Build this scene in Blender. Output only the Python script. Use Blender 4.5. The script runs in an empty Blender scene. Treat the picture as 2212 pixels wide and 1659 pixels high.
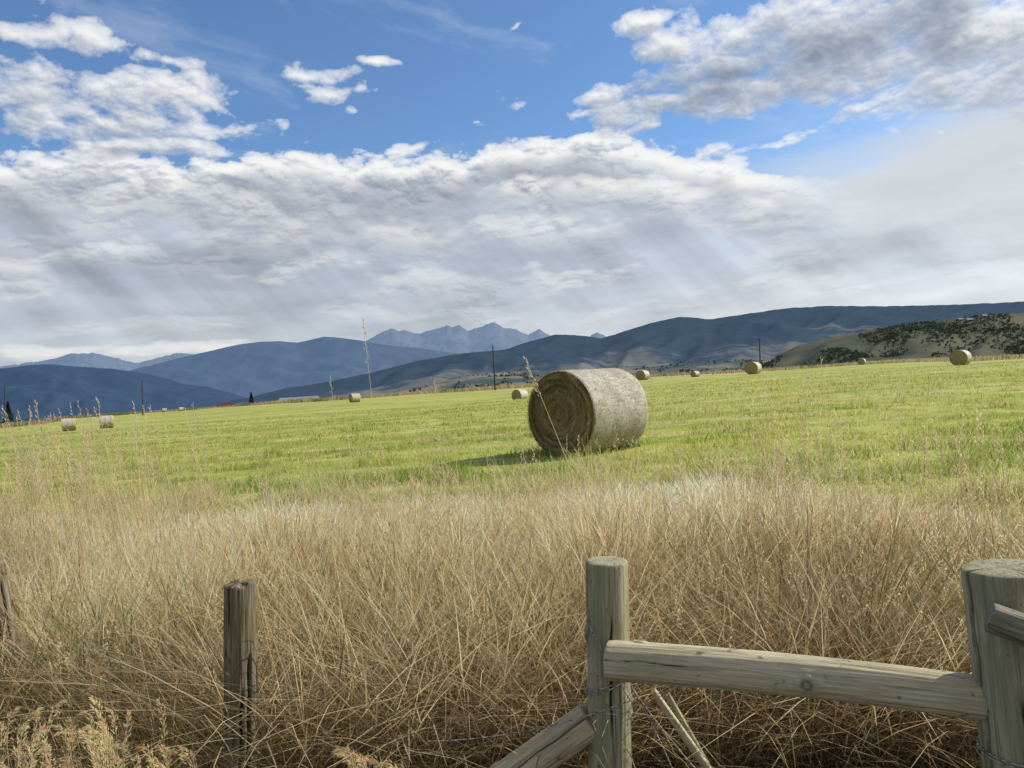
import bpy, math, random
import numpy as np
from mathutils import Vector, Matrix
rng=np.random.default_rng(7); random.seed(7)
sc=bpy.context.scene
EYE=1.7
R3=math.radians

# ------------------------------------------------------------ survey helpers
def bearing(h,v):
    """tangent of bearing / elevation for a sighted point"""
    w=((835-.0612*(h-1106))-v)/1598.0
    return (h-1106)/1598.0+.061*w, w
def at(h,v,d):
    u,w=bearing(h,v); return Vector((u*d,d,EYE+w*d))

# ------------------------------------------------------------ noise
def _h(ix,iy,s):
    a=np.sin(ix*127.1+iy*311.7+s*74.7)*43758.5453
    return a-np.floor(a)
def vn(x,y,s=0):
    x=np.asarray(x,float);y=np.asarray(y,float)
    ix=np.floor(x);iy=np.floor(y);fx=x-ix;fy=y-iy
    fx=fx*fx*(3-2*fx);fy=fy*fy*(3-2*fy)
    return (_h(ix,iy,s)*(1-fx)+_h(ix+1,iy,s)*fx)*(1-fy)+(_h(ix,iy+1,s)*(1-fx)+_h(ix+1,iy+1,s)*fx)*fy
def fbm(x,y,s=0,o=4,r=.5):
    t=0;a=1;n=0
    for i in range(o):
        t=t+a*vn(np.asarray(x)*2**i,np.asarray(y)*2**i,s+i*3.1);n+=a;a*=r
    return t/n
def sst(a,b,x):
    t=np.clip((x-a)/(b-a),0,1);return t*t*(3-2*t)
_ga=np.random.default_rng(99).uniform(0,2*math.pi,(256,256)).astype(np.float32)
_gc=np.cos(_ga);_gs=np.sin(_ga)
def pn(x,y):
    ix=np.floor(x).astype(np.int32);iy=np.floor(y).astype(np.int32)
    fx=(x-ix).astype(np.float32);fy=(y-iy).astype(np.float32)
    def cr(a,b):
        i=(ix+a)&255;j=(iy+b)&255
        return _gc[i,j]*(fx-a)+_gs[i,j]*(fy-b)
    u=fx*fx*fx*(fx*(fx*6-15)+10);v=fy*fy*fy*(fy*(fy*6-15)+10)
    a=cr(0,0);b=cr(1,0);c=cr(0,1);d=cr(1,1)
    return ((a+(b-a)*u)*(1-v)+(c+(d-c)*u)*v)*1.5
def pf(x,y,o=6,r=.5,bil=False,off=0.0):
    t=0;a=1.;n=0;c,s=math.cos(.6),math.sin(.6)
    x=x+off;y=y+off*1.7
    for i in range(o):
        q=pn(x,y)
        t=t+a*((np.abs(q)*2-.5) if bil else q);n+=a;a*=r
        x,y=(c*x-s*y)*2.03+17.3,(s*x+c*y)*2.03+9.1
    return t/n

# ------------------------------------------------------------ mesh helpers
def link(o):
    sc.collection.objects.link(o);return o
def raw_mesh(name,V,F,mat=None,col=None,smooth=False,attrs=None):
    V=np.asarray(V,np.float32);F=np.asarray(F,np.int32)
    me=bpy.data.meshes.new(name)
    me.vertices.add(len(V));me.vertices.foreach_set('co',V.ravel())
    k=F.shape[1]
    me.loops.add(F.size);me.loops.foreach_set('vertex_index',F.ravel())
    me.polygons.add(len(F));me.polygons.foreach_set('loop_start',np.arange(0,F.size,k,dtype=np.int32))
    if col is not None:
        a=me.attributes.new('col','FLOAT_COLOR','POINT')
        c=np.ones((len(V),4),np.float32);c[:,:3]=col;a.data.foreach_set('color',c.ravel())
    for n,d in (attrs or {}).items():
        a=me.attributes.new(n,'FLOAT','POINT');a.data.foreach_set('value',np.asarray(d,np.float32).ravel())
    me.update(calc_edges=True)
    if smooth: me.polygons.foreach_set('use_smooth',np.ones(len(F),bool))
    if mat: me.materials.append(mat)
    return me
def obj(name,me,label=None,cat=None,kind=None,parent=None,group=None):
    o=link(bpy.data.objects.new(name,me))
    if label:o['label']=label
    if cat:o['category']=cat
    if kind:o['kind']=kind
    if group:o['group']=group
    if parent:o.parent=parent
    return o
def grid_faces(n,m,wrap=False):
    i=np.arange(n-1)[:,None];j=np.arange(m if wrap else m-1)[None,:]
    jn=(j+1)%m
    return np.stack([i*m+j,i*m+jn,(i+1)*m+jn,(i+1)*m+j],-1).reshape(-1,4)

# ------------------------------------------------------------ node DSL
class G:
    def __init__(s,tree): s.t=tree;s.n=tree.nodes;s.l=tree.links
    def node(s,t,**k):
        n=s.n.new(t)
        for a,b in k.items(): setattr(n,a,b)
        return n
    def put(s,sock,v):
        if v is None:return
        if hasattr(v,'is_output'): s.l.new(v,sock)
        else:
            if isinstance(v,(tuple,list)) and sock.type=='RGBA' and len(v)==3: v=(*v,1)
            sock.default_value=v
    def m(s,op,a,b=None,c=None,clamp=False):
        n=s.node('ShaderNodeMath',operation=op,use_clamp=clamp)
        for i,v in enumerate((a,b,c)): s.put(n.inputs[i],v)
        return n.outputs[0]
    def noise(s,vec,scale,detail=4,rough=.5,dist=0,out=0):
        n=s.node('ShaderNodeTexNoise');s.put(n.inputs['Vector'],vec)
        n.inputs['Scale'].default_value=scale;n.inputs['Detail'].default_value=detail
        n.inputs['Roughness'].default_value=rough;n.inputs['Distortion'].default_value=dist
        return n.outputs[out]
    def mr(s,x,a,b,c=0,d=1,smooth=True):
        n=s.node('ShaderNodeMapRange',interpolation_type='SMOOTHSTEP' if smooth else 'LINEAR')
        for i,v in enumerate((x,a,b,c,d)): s.put(n.inputs[i],v)
        return n.outputs[0]
    def mix(s,f,a,b,mode='MIX'):
        n=s.node('ShaderNodeMix',data_type='RGBA',blend_type=mode)
        s.put(n.inputs[0],f);s.put(n.inputs[6],a);s.put(n.inputs[7],b);return n.outputs[2]
    def comb(s,x,y,z):
        n=s.node('ShaderNodeCombineXYZ')
        for i,v in enumerate((x,y,z)): s.put(n.inputs[i],v)
        return n.outputs[0]
    def sep(s,v):
        n=s.node('ShaderNodeSeparateXYZ');s.put(n.inputs[0],v);return n.outputs
    def attr(s,name,out='Fac'):
        n=s.node('ShaderNodeAttribute',attribute_name=name);return n.outputs[out]
    def map(s,vec,scale):
        n=s.node('ShaderNodeMapping');s.put(n.inputs[0],vec);n.inputs['Scale'].default_value=scale;return n.outputs[0]
def newmat(name):
    m=bpy.data.materials.new(name);m.use_nodes=True;g=G(m.node_tree)
    p=m.node_tree.nodes['Principled BSDF'];p.inputs['Roughness'].default_value=.9
    p.inputs['Specular IOR Level'].default_value=.15
    tc=g.node('ShaderNodeTexCoord')
    return m,g,p,tc
def bump(g,p,h,strength=.5,dist=.01):
    b=g.node('ShaderNodeBump');b.inputs['Strength'].default_value=strength;b.inputs['Distance'].default_value=dist
    g.put(b.inputs['Height'],h);g.l.new(b.outputs[0],p.inputs['Normal'])

# ------------------------------------------------------------ materials
def blade_mat(name,trans=.35):
    m=bpy.data.materials.new(name);m.use_nodes=True;g=G(m.node_tree)
    for n in list(g.n): g.n.remove(n)
    c=g.attr('col','Color')
    d=g.node('ShaderNodeBsdfDiffuse');t=g.node('ShaderNodeBsdfTranslucent');mx=g.node('ShaderNodeMixShader')
    o=g.node('ShaderNodeOutputMaterial')
    g.put(d.inputs[0],c);g.put(t.inputs[0],c);mx.inputs[0].default_value=trans
    g.l.new(d.outputs[0],mx.inputs[1]);g.l.new(t.outputs[0],mx.inputs[2]);g.l.new(mx.outputs[0],o.inputs[0])
    return m
M_blade=blade_mat('dry_grass_blades',.5)
M_green=blade_mat('green_grass_blades',.48)

def wood(name,light,dark,tint,tamt,mid_amt=.8):
    m,g,p,tc=newmat(name)
    o=tc.outputs['Object']
    big=g.noise(g.map(o,(1,1,.25)),14,4,.6)
    fine=g.noise(g.map(o,(1,1,.03)),170,6,.7)
    mid=g.noise(g.map(o,(1,1,.05)),48,6,.65,.5)
    c=g.mix(g.mr(fine,.32,.62),dark,light)
    c=g.mix(g.mr(mid,.36,.47,mid_amt,0),c,tuple(x*.38 for x in dark))
    c=g.mix(g.m('MULTIPLY',g.mr(big,.42,.62),tamt),c,tint)
    spots=g.noise(g.map(o,(1,1,.6)),38,4,.65)
    c=g.mix(g.mr(spots,.62,.70,0,.75),c,tuple(x*.35 for x in dark))
    c=g.mix(g.attr('crack'),c,(.014,.011,.009))
    g.put(p.inputs['Base Color'],c)
    bump(g,p,g.m('ADD',g.m('MULTIPLY',fine,.6),mid),.8,.006)
    return m
M_post=wood('weathered_post_wood',(.46,.425,.29),(.245,.225,.145),(.25,.25,.145),.65,.7)
M_rail=wood('peeled_rail_wood',(.66,.585,.41),(.40,.35,.235),(.38,.335,.205),.6,.55)
M_old=wood('old_grey_wood',(.30,.27,.20),(.06,.052,.04),(.17,.11,.045),.6)
M_stub=wood('grey_rail_wood',(.36,.33,.27),(.17,.155,.12),(.17,.165,.12),.6)

# ------------------------------------------------------------ terrain
CP=[(-.605,85,-2.0),(-.553,85,-1.9),(-.213,120,-1.0),(.01,92,-1.85),(.33,86,-.27),(.61,70,-.57),(.18,109,-.2),
(.25,171,-.43),(.477,171,.1),(-.47,260,-1.6),(-.7,155,-2.15),(-.9,150,-2.3),(-.29,205,-.8),(-.07,205,-.5),(.184,205,.3),(.434,205,.05),(.69,150,-.7),(.95,150,-.9),
(.1,12.5,-1.2),(-.5,11,-1.25),(.6,11,-1.18),(-1.5,11,-1.3),(1.5,11,-1.2),(0,30,-1.35),(-.5,32,-1.6),(.5,32,-1.0),(-.3,55,-1.7),(.3,55,-.85),(.1,18,-1.23),(-.4,18,-1.35),(.4,18,-1.13)]
CP=np.array([(u*d,d,z) for u,d,z in CP])
def crest(x,y):
    u=x/np.maximum(y,1)
    return np.interp(u,[-.9,-.69,-.5,-.29,0,.43,.6,.7,1],[150,155,290,210,205,205,170,155,150])
def gz(x,y):
    x=np.asarray(x,float);y=np.asarray(y,float)
    num=0;den=0
    d=np.sqrt(x*x+y*y)
    for cx,cy,cz in CP:
        w=1/((x-cx)**2+(y-cy)**2+ (1.0+.03*cy)**2)**1.5
        num=num+w*cz;den=den+w
    z=num/den
    c=crest(x,y)
    t=sst(0,1,(y-c-6)/900.)
    z=z*(1-t)-22*t
    near=sst(2.8,6.8,y)
    z=z*near+(-1.72)*(1-near)
    z=z+ (fbm(x*.7,y*.7,3)-.5)*.10*np.where(y<9,1,.6)*np.exp(-d/60)
    return EYE+z
def gz1(x,y): return float(gz(np.array([x]),np.array([y]))[0])
def edge_y(x):
    x=np.asarray(x,float)
    return np.interp(x,[-9,-5,0,3.2,6],[8.0,7.6,6.7,5.6,5.0])+(fbm(x*.6,0*x,11)-.5)*2.0

N=430
tx=np.linspace(-1,1,N);X=3*np.sinh(10.2*tx)
ty=np.linspace(-.25,1,N);Y=3*np.sinh(10.2*ty)
YY,XX=np.meshgrid(Y,X,indexing='ij')
Z=gz(XX,YY)
V=np.stack([XX,YY,Z],-1).reshape(-1,3)
x=V[:,0];y=V[:,1]
green=sst(-1.0,1.8,y-edge_y(x))*(1-sst(0,6,y-crest(x,y)+16+10*fbm(x*.03,y*.03,5)))
valley=sst(60,260,y-crest(x,y))
m,g,p,tc=newmat('ground_grass')
ob=tc.outputs['Object']
n1=g.noise(ob,.35,5,.6);n2=g.noise(g.map(ob,(.35,1,1)),1.2,5,.65);n3=g.noise(ob,14,4,.7);n4=g.noise(g.map(ob,(.10,1,1)),.25,5,.65)
n5=g.noise(g.map(ob,(.05,.5,1)),1.1,5,.7)
gr=g.mix(g.mr(n1,.35,.65),(.33,.38,.065),(.49,.49,.125))
gr=g.mix(g.mr(n2,.50,.64,0,.75),gr,(.20,.28,.04))
gr=g.mix(g.mr(n4,.47,.60,0,.75),gr,(.58,.52,.21))
gr=g.mix(g.mr(n5,.52,.60,0,.6),gr,(.22,.28,.05))
gr=g.mix(g.mr(n3,.35,.6,.45,0),gr,(.13,.18,.035))
dr=g.mix(g.mr(n3,.35,.65),(.04,.03,.018),(.17,.13,.07))
dr2=g.mix(g.mr(n1,.35,.65),(.48,.40,.22),(.38,.34,.16))
far=g.mr(g.sep(ob)[1],30,60)
dr=g.mix(far,dr,dr2)
c=g.mix(g.attr('green'),dr,gr)
vn1=g.noise(g.map(ob,(1,.35,1)),.004,5,.6)
vc=g.mix(g.mr(vn1,.42,.55),(.25,.25,.20),(.13,.17,.15))
c=g.mix(g.attr('valley'),c,vc)
g.put(p.inputs['Base Color'],c);bump(g,p,n3,.6,.05)
me=raw_mesh('ground',V,grid_faces(N,N),m,attrs={'green':green,'valley':valley},smooth=True)
obj('ground',me,'mown green hay field with dry grass margins','field',kind='structure')

# ------------------------------------------------------------ hills
def hill_mat(name,forest,grass,scale,thr,lowgrass=0.0,fine=6,soft=.05,haze=(0,0,0),hk=.3):
    """haze-tinted cover colours, plus emission painting in the blue air-light in front"""
    m,g,p,tc=newmat(name);o=tc.outputs['Object']
    s=g.attr('s')
    n=g.noise(g.map(o,(1,.6,1)),scale,7,.62)
    n2=g.noise(o,scale*fine,5,.7)
    v=g.m('ADD',n,g.m('MULTIPLY',g.m('SUBTRACT',s,.5),lowgrass))
    v=g.m('ADD',v,g.m('MULTIPLY',g.m('SUBTRACT',n2,.5),.35))
    f=g.mr(v,thr-soft,thr+soft)
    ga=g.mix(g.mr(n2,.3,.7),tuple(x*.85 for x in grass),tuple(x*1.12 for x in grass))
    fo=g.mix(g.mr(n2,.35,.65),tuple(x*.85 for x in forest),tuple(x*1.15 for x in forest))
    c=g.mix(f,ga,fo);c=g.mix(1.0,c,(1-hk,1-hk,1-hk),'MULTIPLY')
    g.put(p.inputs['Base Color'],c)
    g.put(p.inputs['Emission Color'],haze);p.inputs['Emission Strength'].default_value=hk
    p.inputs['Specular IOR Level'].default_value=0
    try: m.cycles.emission_sampling='NONE'
    except Exception: pass
    return m
def hill(name,pts,D,foot,mat,relief,freq,label,jag=0.0,seed=1,base=-22,nu=700,ns=80,kind='hill',gexp=1.15,backs=.35,sm=.004,jf=60,broad=.03):
    pu=[];pw=[]
    for h,v in pts:
        a,b=bearing(h,v);pu.append(a);pw.append(b)
    pu=np.array(pu);pw=np.array(pw)
    def sky_(u,k): return .25*np.interp(u,pu,pw)+.2*(np.interp(u-k,pu,pw)+np.interp(u+k,pu,pw))+.175*(np.interp(u-2*k,pu,pw)+np.interp(u+2*k,pu,pw))
    def f(u,s):
        s1=np.clip(s,0,1)
        sharp=.5*np.interp(u,pu,pw)+.25*(np.interp(u-sm,pu,pw)+np.interp(u+sm,pu,pw))+jag*(fbm(u*jf,u*0,seed,6,.5)-.5)
        ush=u+(1-s1)*.05*pf(u*9,s1*2.0,3,.5,off=seed)
        body=.5*sky_(ush,broad)+.5*sky_(ush,broad*.35)
        k=s1**7
        w=np.minimum(body,sharp*.6+body*.4)*(1-k)+sharp*k
        top=w*D
        d=D*(foot+(1-foot)*s)
        prof=s1**gexp
        q=pf(u*freq+s1*1.5,s1*freq*.3+seed,4,.38,off=seed*3.7)
        q=.6*q+.4*(.35-np.sqrt(pf(u*freq*1.2-s1*1.1,s1*freq*.2,3,.4,off=seed*5.1)**2+.004)*1.6)
        rel=relief*D*q*2.2*(s1*(1-s1)*4)**.8*np.clip(top/(.06*D)+.25,.15,1.2)
        z=base+(top-base)*prof+rel*.5
        lim=sharp*d
        z=np.where(s<=1,np.minimum(z,np.maximum(lim-.003*d*(1-s1),base+(top-base)*prof*.9)),z)
        z=np.where(s>1,sharp*D-(sharp*D-base)*(s-1)/backs*.9,z)
        return u*d,d,EYE+z
    u=np.linspace(pu[0],pu[-1],nu);s=np.concatenate([np.linspace(0,1,ns),[1+backs*.3,1+backs]])
    S,U=np.meshgrid(s,u,indexing='ij')
    x,y,z=f(U,S)
    me=raw_mesh(name,np.stack([x,y,z],-1).reshape(-1,3),grid_faces(len(s),nu),mat,attrs={'s':S.ravel()},smooth=True)
    obj(name,me,label,kind,kind='structure')
    return f
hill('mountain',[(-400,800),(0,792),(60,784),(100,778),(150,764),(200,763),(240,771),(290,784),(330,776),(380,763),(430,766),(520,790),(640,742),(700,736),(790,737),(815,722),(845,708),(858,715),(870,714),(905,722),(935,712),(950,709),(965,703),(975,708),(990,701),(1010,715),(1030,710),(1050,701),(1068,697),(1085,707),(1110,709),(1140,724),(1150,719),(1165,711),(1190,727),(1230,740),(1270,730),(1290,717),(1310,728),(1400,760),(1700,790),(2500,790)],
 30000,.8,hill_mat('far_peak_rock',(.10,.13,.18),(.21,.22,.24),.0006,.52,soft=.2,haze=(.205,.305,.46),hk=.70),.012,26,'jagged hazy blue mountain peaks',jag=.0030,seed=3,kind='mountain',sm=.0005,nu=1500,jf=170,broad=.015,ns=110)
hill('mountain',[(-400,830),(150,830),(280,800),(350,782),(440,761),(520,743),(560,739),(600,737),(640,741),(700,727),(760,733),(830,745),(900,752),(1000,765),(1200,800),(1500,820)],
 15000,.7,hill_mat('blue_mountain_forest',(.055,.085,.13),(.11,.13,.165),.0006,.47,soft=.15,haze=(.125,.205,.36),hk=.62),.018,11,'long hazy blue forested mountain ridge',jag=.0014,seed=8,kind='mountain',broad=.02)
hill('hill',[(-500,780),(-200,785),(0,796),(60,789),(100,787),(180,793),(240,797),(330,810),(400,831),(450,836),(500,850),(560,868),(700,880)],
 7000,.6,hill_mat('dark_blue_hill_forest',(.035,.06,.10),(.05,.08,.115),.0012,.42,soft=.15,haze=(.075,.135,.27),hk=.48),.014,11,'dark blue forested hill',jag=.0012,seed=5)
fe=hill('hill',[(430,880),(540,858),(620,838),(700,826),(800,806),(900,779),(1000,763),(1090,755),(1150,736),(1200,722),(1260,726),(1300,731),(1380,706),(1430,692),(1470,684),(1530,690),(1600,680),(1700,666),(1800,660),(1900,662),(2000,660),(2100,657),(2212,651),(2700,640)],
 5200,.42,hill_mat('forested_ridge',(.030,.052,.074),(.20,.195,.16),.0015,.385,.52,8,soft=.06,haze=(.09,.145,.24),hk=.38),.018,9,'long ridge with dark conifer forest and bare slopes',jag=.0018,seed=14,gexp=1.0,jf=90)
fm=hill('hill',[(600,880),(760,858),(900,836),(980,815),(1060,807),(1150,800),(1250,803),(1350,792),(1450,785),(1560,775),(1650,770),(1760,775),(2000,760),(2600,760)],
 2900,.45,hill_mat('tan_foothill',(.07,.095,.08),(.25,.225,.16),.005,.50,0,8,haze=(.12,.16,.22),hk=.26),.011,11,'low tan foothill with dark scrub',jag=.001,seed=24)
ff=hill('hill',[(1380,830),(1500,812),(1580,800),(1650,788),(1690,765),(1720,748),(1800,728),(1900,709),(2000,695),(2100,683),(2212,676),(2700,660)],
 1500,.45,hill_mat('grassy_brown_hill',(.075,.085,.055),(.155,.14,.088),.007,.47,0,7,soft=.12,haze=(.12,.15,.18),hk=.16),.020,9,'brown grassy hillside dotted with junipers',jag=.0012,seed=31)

# ------------------------------------------------------------ far trees
def clump_trees(name,P,H,wid,colbase,label,mat,kind='stuff',cat='trees',K=26):
    n=len(P)
    c=rng.normal(size=(n,K,3));c/=np.linalg.norm(c,axis=2,keepdims=True);c*=rng.uniform(.2,1,(n,K,1))**.5
    taper=1-.4*c[...,2:3]
    cc=np.empty_like(c)
    cc[...,:2]=c[...,:2]*wid[:,None,None]*.5*taper
    cc[...,2]=(c[...,2]*.5+.52)*H[:,None]
    a=rng.normal(size=(n,K,3));b=rng.normal(size=(n,K,3))
    a/=np.linalg.norm(a,axis=2,keepdims=True);b-=a*(a*b).sum(2,keepdims=True);b/=np.linalg.norm(b,axis=2,keepdims=True)
    sz=(wid[:,None,None]*rng.uniform(.10,.21,(n,K,1)))
    base=P[:,None,:]+cc
    V=np.stack([base-a*sz-b*sz*.6,base+a*sz*.8-b*sz,base+a*sz+b*sz*.7,base-a*sz*.7+b*sz],2).reshape(-1,3)
    F=np.arange(len(V)).reshape(-1,4)
    col=np.repeat(colbase*rng.uniform(.6,1.4,(n*K,1)),4,0)
    return obj(name,raw_mesh(name,V,F,mat,col=col),label,cat,kind=kind)
M_leaf=blade_mat('foliage',.15)
def scatter(f,n,u0,u1,s0,s1,thr,seed,fr=40,lo=.05):
    u=rng.uniform(u0,u1,n);s=rng.uniform(s0,s1,n)
    k=fbm(u*fr,s*fr*.12,seed,4)
    keep=rng.random(n)<np.clip((k-thr)*6+lo,0,1)
    x,y,z=f(u[keep],s[keep]);return np.stack([x,y,z-.4],-1)
P=scatter(ff,17000,.2,.8,.03,1.0,.52,61,20,.03)
H=rng.uniform(1.8,4.6,len(P))
clump_trees('juniper_woodland',P,H,H*rng.uniform(.8,1.3,len(P)),np.array([.075,.095,.065]),'scattered dark junipers over a brown hillside',M_leaf,K=18)
P=scatter(fm,4600,-.15,.8,.0,1.0,.52,71)
H=rng.uniform(4,8,len(P))
clump_trees('foothill_woodland',P,H,H*1.1,np.array([.065,.095,.10]),'dark scrub and trees along the foothills',M_leaf,K=18)
u=rng.uniform(-.85,-.02,2600);d=np.where(rng.random(2600)<.6,rng.normal(1500,60,2600),rng.uniform(1100,3200,2600))
k=fbm(u*30,d*.002,91,3)>.42
x=u*d;P=np.stack([x,d,gz(x,d)-.5],-1)[k];H=rng.uniform(6,14,len(P))
clump_trees('valley_woodland',P,H,H*.9,np.array([.035,.055,.07]),'dark belt of distant valley trees',M_leaf,K=18)

# ------------------------------------------------------------ grass blades
def blades(bx,by,bz,h,w,ld,lean,droop,prof,col,tipcol=None,base_shade=1.0):
    n=len(bx);L=len(prof);t=np.linspace(0,1,L)[None,:]
    hor=(lean[:,None]*t+droop[:,None]*t**2.6)*h[:,None]
    z=bz[:,None]+h[:,None]*(t-.34*droop[:,None]*t**3)
    cx=bx[:,None]+np.cos(ld)[:,None]*hor; cy=by[:,None]+np.sin(ld)[:,None]*hor
    ph=rng.uniform(-.9,.9,n)
    wx=np.cos(ph)[:,None]*w[:,None]*np.array(prof)[None]*.5;wy=np.sin(ph)[:,None]*w[:,None]*np.array(prof)[None]*.5
    V=np.empty((n,L,2,3),np.float32)
    V[:,:,0,0]=cx-wx;V[:,:,1,0]=cx+wx;V[:,:,0,1]=cy-wy;V[:,:,1,1]=cy+wy;V[:,:,0,2]=z;V[:,:,1,2]=z
    base=(np.arange(n)*L*2)[:,None]+ (np.arange(L-1)*2)[None]
    F=np.stack([base,base+1,base+3,base+2],-1).reshape(-1,4)
    tt=np.linspace(0,1,L)[None,:,None]
    tip=col if tipcol is None else tipcol
    C=(col[:,None,:]*(1-tt**1.5)+tip[:,None,:]*tt**1.5)*(base_shade+(1-base_shade)*np.minimum(1,tt*1.35))  # shade deep in the sward is put into the blade colour toward the base
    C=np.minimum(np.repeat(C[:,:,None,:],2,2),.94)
    return V.reshape(-1,3),F,C.reshape(-1,3)
def join(parts):
    Vs=[];Fs=[];Cs=[];o=0
    for V,F,C in parts:
        Vs.append(V);Fs.append(F+o);Cs.append(C);o+=len(V)
    return np.concatenate(Vs),np.concatenate(Fs),np.concatenate(Cs)

# tall dry grass
NT=13500;K=23
cy_=rng.uniform(2.95,9.4,NT);cx_=rng.uniform(-1.0,1.0,NT)*cy_
de=edge_y(cx_)-cy_
keep=rng.random(NT)<sst(-2.0,1.6,de)*np.clip(.45+(fbm(cx_*1.9,cy_*1.9,23,3)-.36)*4,.15,1)
keep&=~((np.abs(cx_/cy_+.70)<.04)&(cy_<3.45))
cx_=cx_[keep];cy_=cy_[keep];de=de[keep];NT=len(cx_)
clumpn=fbm(cx_*2.2,cy_*2.2,21,3)
th=(.40+.72*clumpn)*np.interp(cy_,[2.9,4,5,6,7.5],[.90,.82,.70,.60,.52])*(.20+.80*sst(-1.4,2.8,de))
tlean=rng.uniform(0,6.28,NT)
tl=rng.uniform(0,.34,NT)
n=NT*K
bx=np.repeat(cx_,K)+rng.normal(0,.075,n);by=np.repeat(cy_,K)+rng.normal(0,.075,n)
h=np.repeat(th,K)*rng.uniform(.3,1.2,n)
ld=np.repeat(tlean,K)+rng.normal(0,1.2,n)
nearf=1-sst(3.1,4.3,by)
lean=np.abs(rng.normal(0,.16,n))+np.repeat(tl,K)*.6+nearf*np.abs(rng.normal(0,.22,n));droop=rng.uniform(0,.7,n)**1.3*(1+.5*nearf)
pal=np.array([(.28,.20,.11),(.43,.32,.175),(.59,.465,.265),(.71,.585,.345),(.83,.71,.46),(.92,.83,.60)])
patch=fbm(bx*.8,by*.8,33,3)
idx=np.clip((rng.random(n)*.66+(patch-.5)*1.0+.02+.11*(by-3.0)-.06*nearf)*6,0,5.99).astype(int)
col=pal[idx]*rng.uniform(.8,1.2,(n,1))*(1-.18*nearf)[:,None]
gm=(rng.random(n)<np.clip((fbm(bx*.9,by*.9,41,3)-.52)*3+.12*(bx<-.3),0,.35)*(by<3.9)+.012)
col[gm]=np.array([.20,.24,.09])*rng.uniform(.6,1.2,(gm.sum(),1))
stalk=rng.random(n)<.62
base_w=(.0009+.00031*by)
parts=[]
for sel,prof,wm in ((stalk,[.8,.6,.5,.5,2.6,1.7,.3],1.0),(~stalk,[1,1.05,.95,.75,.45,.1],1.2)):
    tip=col[sel]*(1.5 if len(prof)>6 else 1.1)  # tip colours raised to paint in a golden sunlit glow
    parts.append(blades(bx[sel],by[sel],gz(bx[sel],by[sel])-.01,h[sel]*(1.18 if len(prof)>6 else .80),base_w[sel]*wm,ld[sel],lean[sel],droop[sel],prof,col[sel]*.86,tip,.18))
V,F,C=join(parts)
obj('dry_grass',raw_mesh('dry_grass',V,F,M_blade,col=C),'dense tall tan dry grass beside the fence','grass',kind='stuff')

# short field grass
n=330000
by=4.8*np.exp(rng.random(n)*math.log(75/4.8));bx=rng.uniform(-.95,.95,n)*by
cl=fbm(bx*2.2,by*2.2,51,3);cl2=fbm(bx*.35,by*.9,53,3)
keep=(by>edge_y(bx)-1.6)&(rng.random(n)<np.clip(cl*2.2-.45,.15,1))
bx=bx[keep];by=by[keep];cl=cl[keep];cl2=cl2[keep];n=len(bx)
h=(.025+.12*np.clip(cl-.35,0,1)**1.2*rng.uniform(.4,1.5,n)*2)*rng.uniform(.6,1.2,n)
tuf=cl>.66;h[tuf]*=1.5
w=.0035+.00055*by
mixv=np.clip((cl2-.5)*4+.55+rng.normal(0,.30,n),0,1)[:,None]
col=np.array([.25,.38,.05])*(1-mixv)+np.array([.60,.59,.155])*mixv
dryb=rng.random(n)<np.clip((fbm(bx*.10,by*1.2,57,3)-.42)*2.5,.09,.85);col[dryb]=np.array([.74,.63,.34])
col*=rng.uniform(.7,1.22,(n,1))
near=(1-sst(-.5,4.5,by-edge_y(bx)+1.6*(fbm(bx,by,58,3)-.5)))[:,None];isd=(rng.random(n)<near[:,0]*.75)[:,None];col=np.where(isd,np.array([.76,.64,.39])*rng.uniform(.7,1.2,(n,1)),col)
h*=1+2.1*near[:,0]
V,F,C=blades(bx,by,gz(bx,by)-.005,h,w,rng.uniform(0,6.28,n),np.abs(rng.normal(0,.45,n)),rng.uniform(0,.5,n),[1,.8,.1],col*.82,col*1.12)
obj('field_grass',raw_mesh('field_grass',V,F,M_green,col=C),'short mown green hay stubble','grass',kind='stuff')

# field edge rough grass
n=70000
u=rng.uniform(-.95,.95,n)
dd=rng.uniform(-22,20,n);yy=crest(u*100,100+0*u)+dd;xx=u*yy
k=rng.random(n)<np.clip((fbm(xx*.04,yy*.08,77,3)-.34+.012*dd)*5,0.02,1);xx=xx[k];yy=yy[k];n=len(xx)
col=np.array([.54,.45,.25])*rng.uniform(.6,1.25,(n,1));gm=fbm(xx*.06,yy*.05,78,2)>.60;col[gm]*=np.array([.5,.6,.5])
V,F,C=blades(xx,yy,gz(xx,yy)-.05,rng.uniform(.4,1.15,n)*(.6+.8*fbm(xx*.05,yy*.05,79,3)),rng.uniform(.08,.2,n),rng.uniform(0,6.28,n),np.abs(rng.normal(0,.3,n)),rng.uniform(0,.4,n),[1,.9,.2],col*.8,col)
obj('field_margin_grass',raw_mesh('field_margin_grass',V,F,M_blade,col=C),'rough tan grass along the far field margin','grass',kind='stuff')

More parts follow.
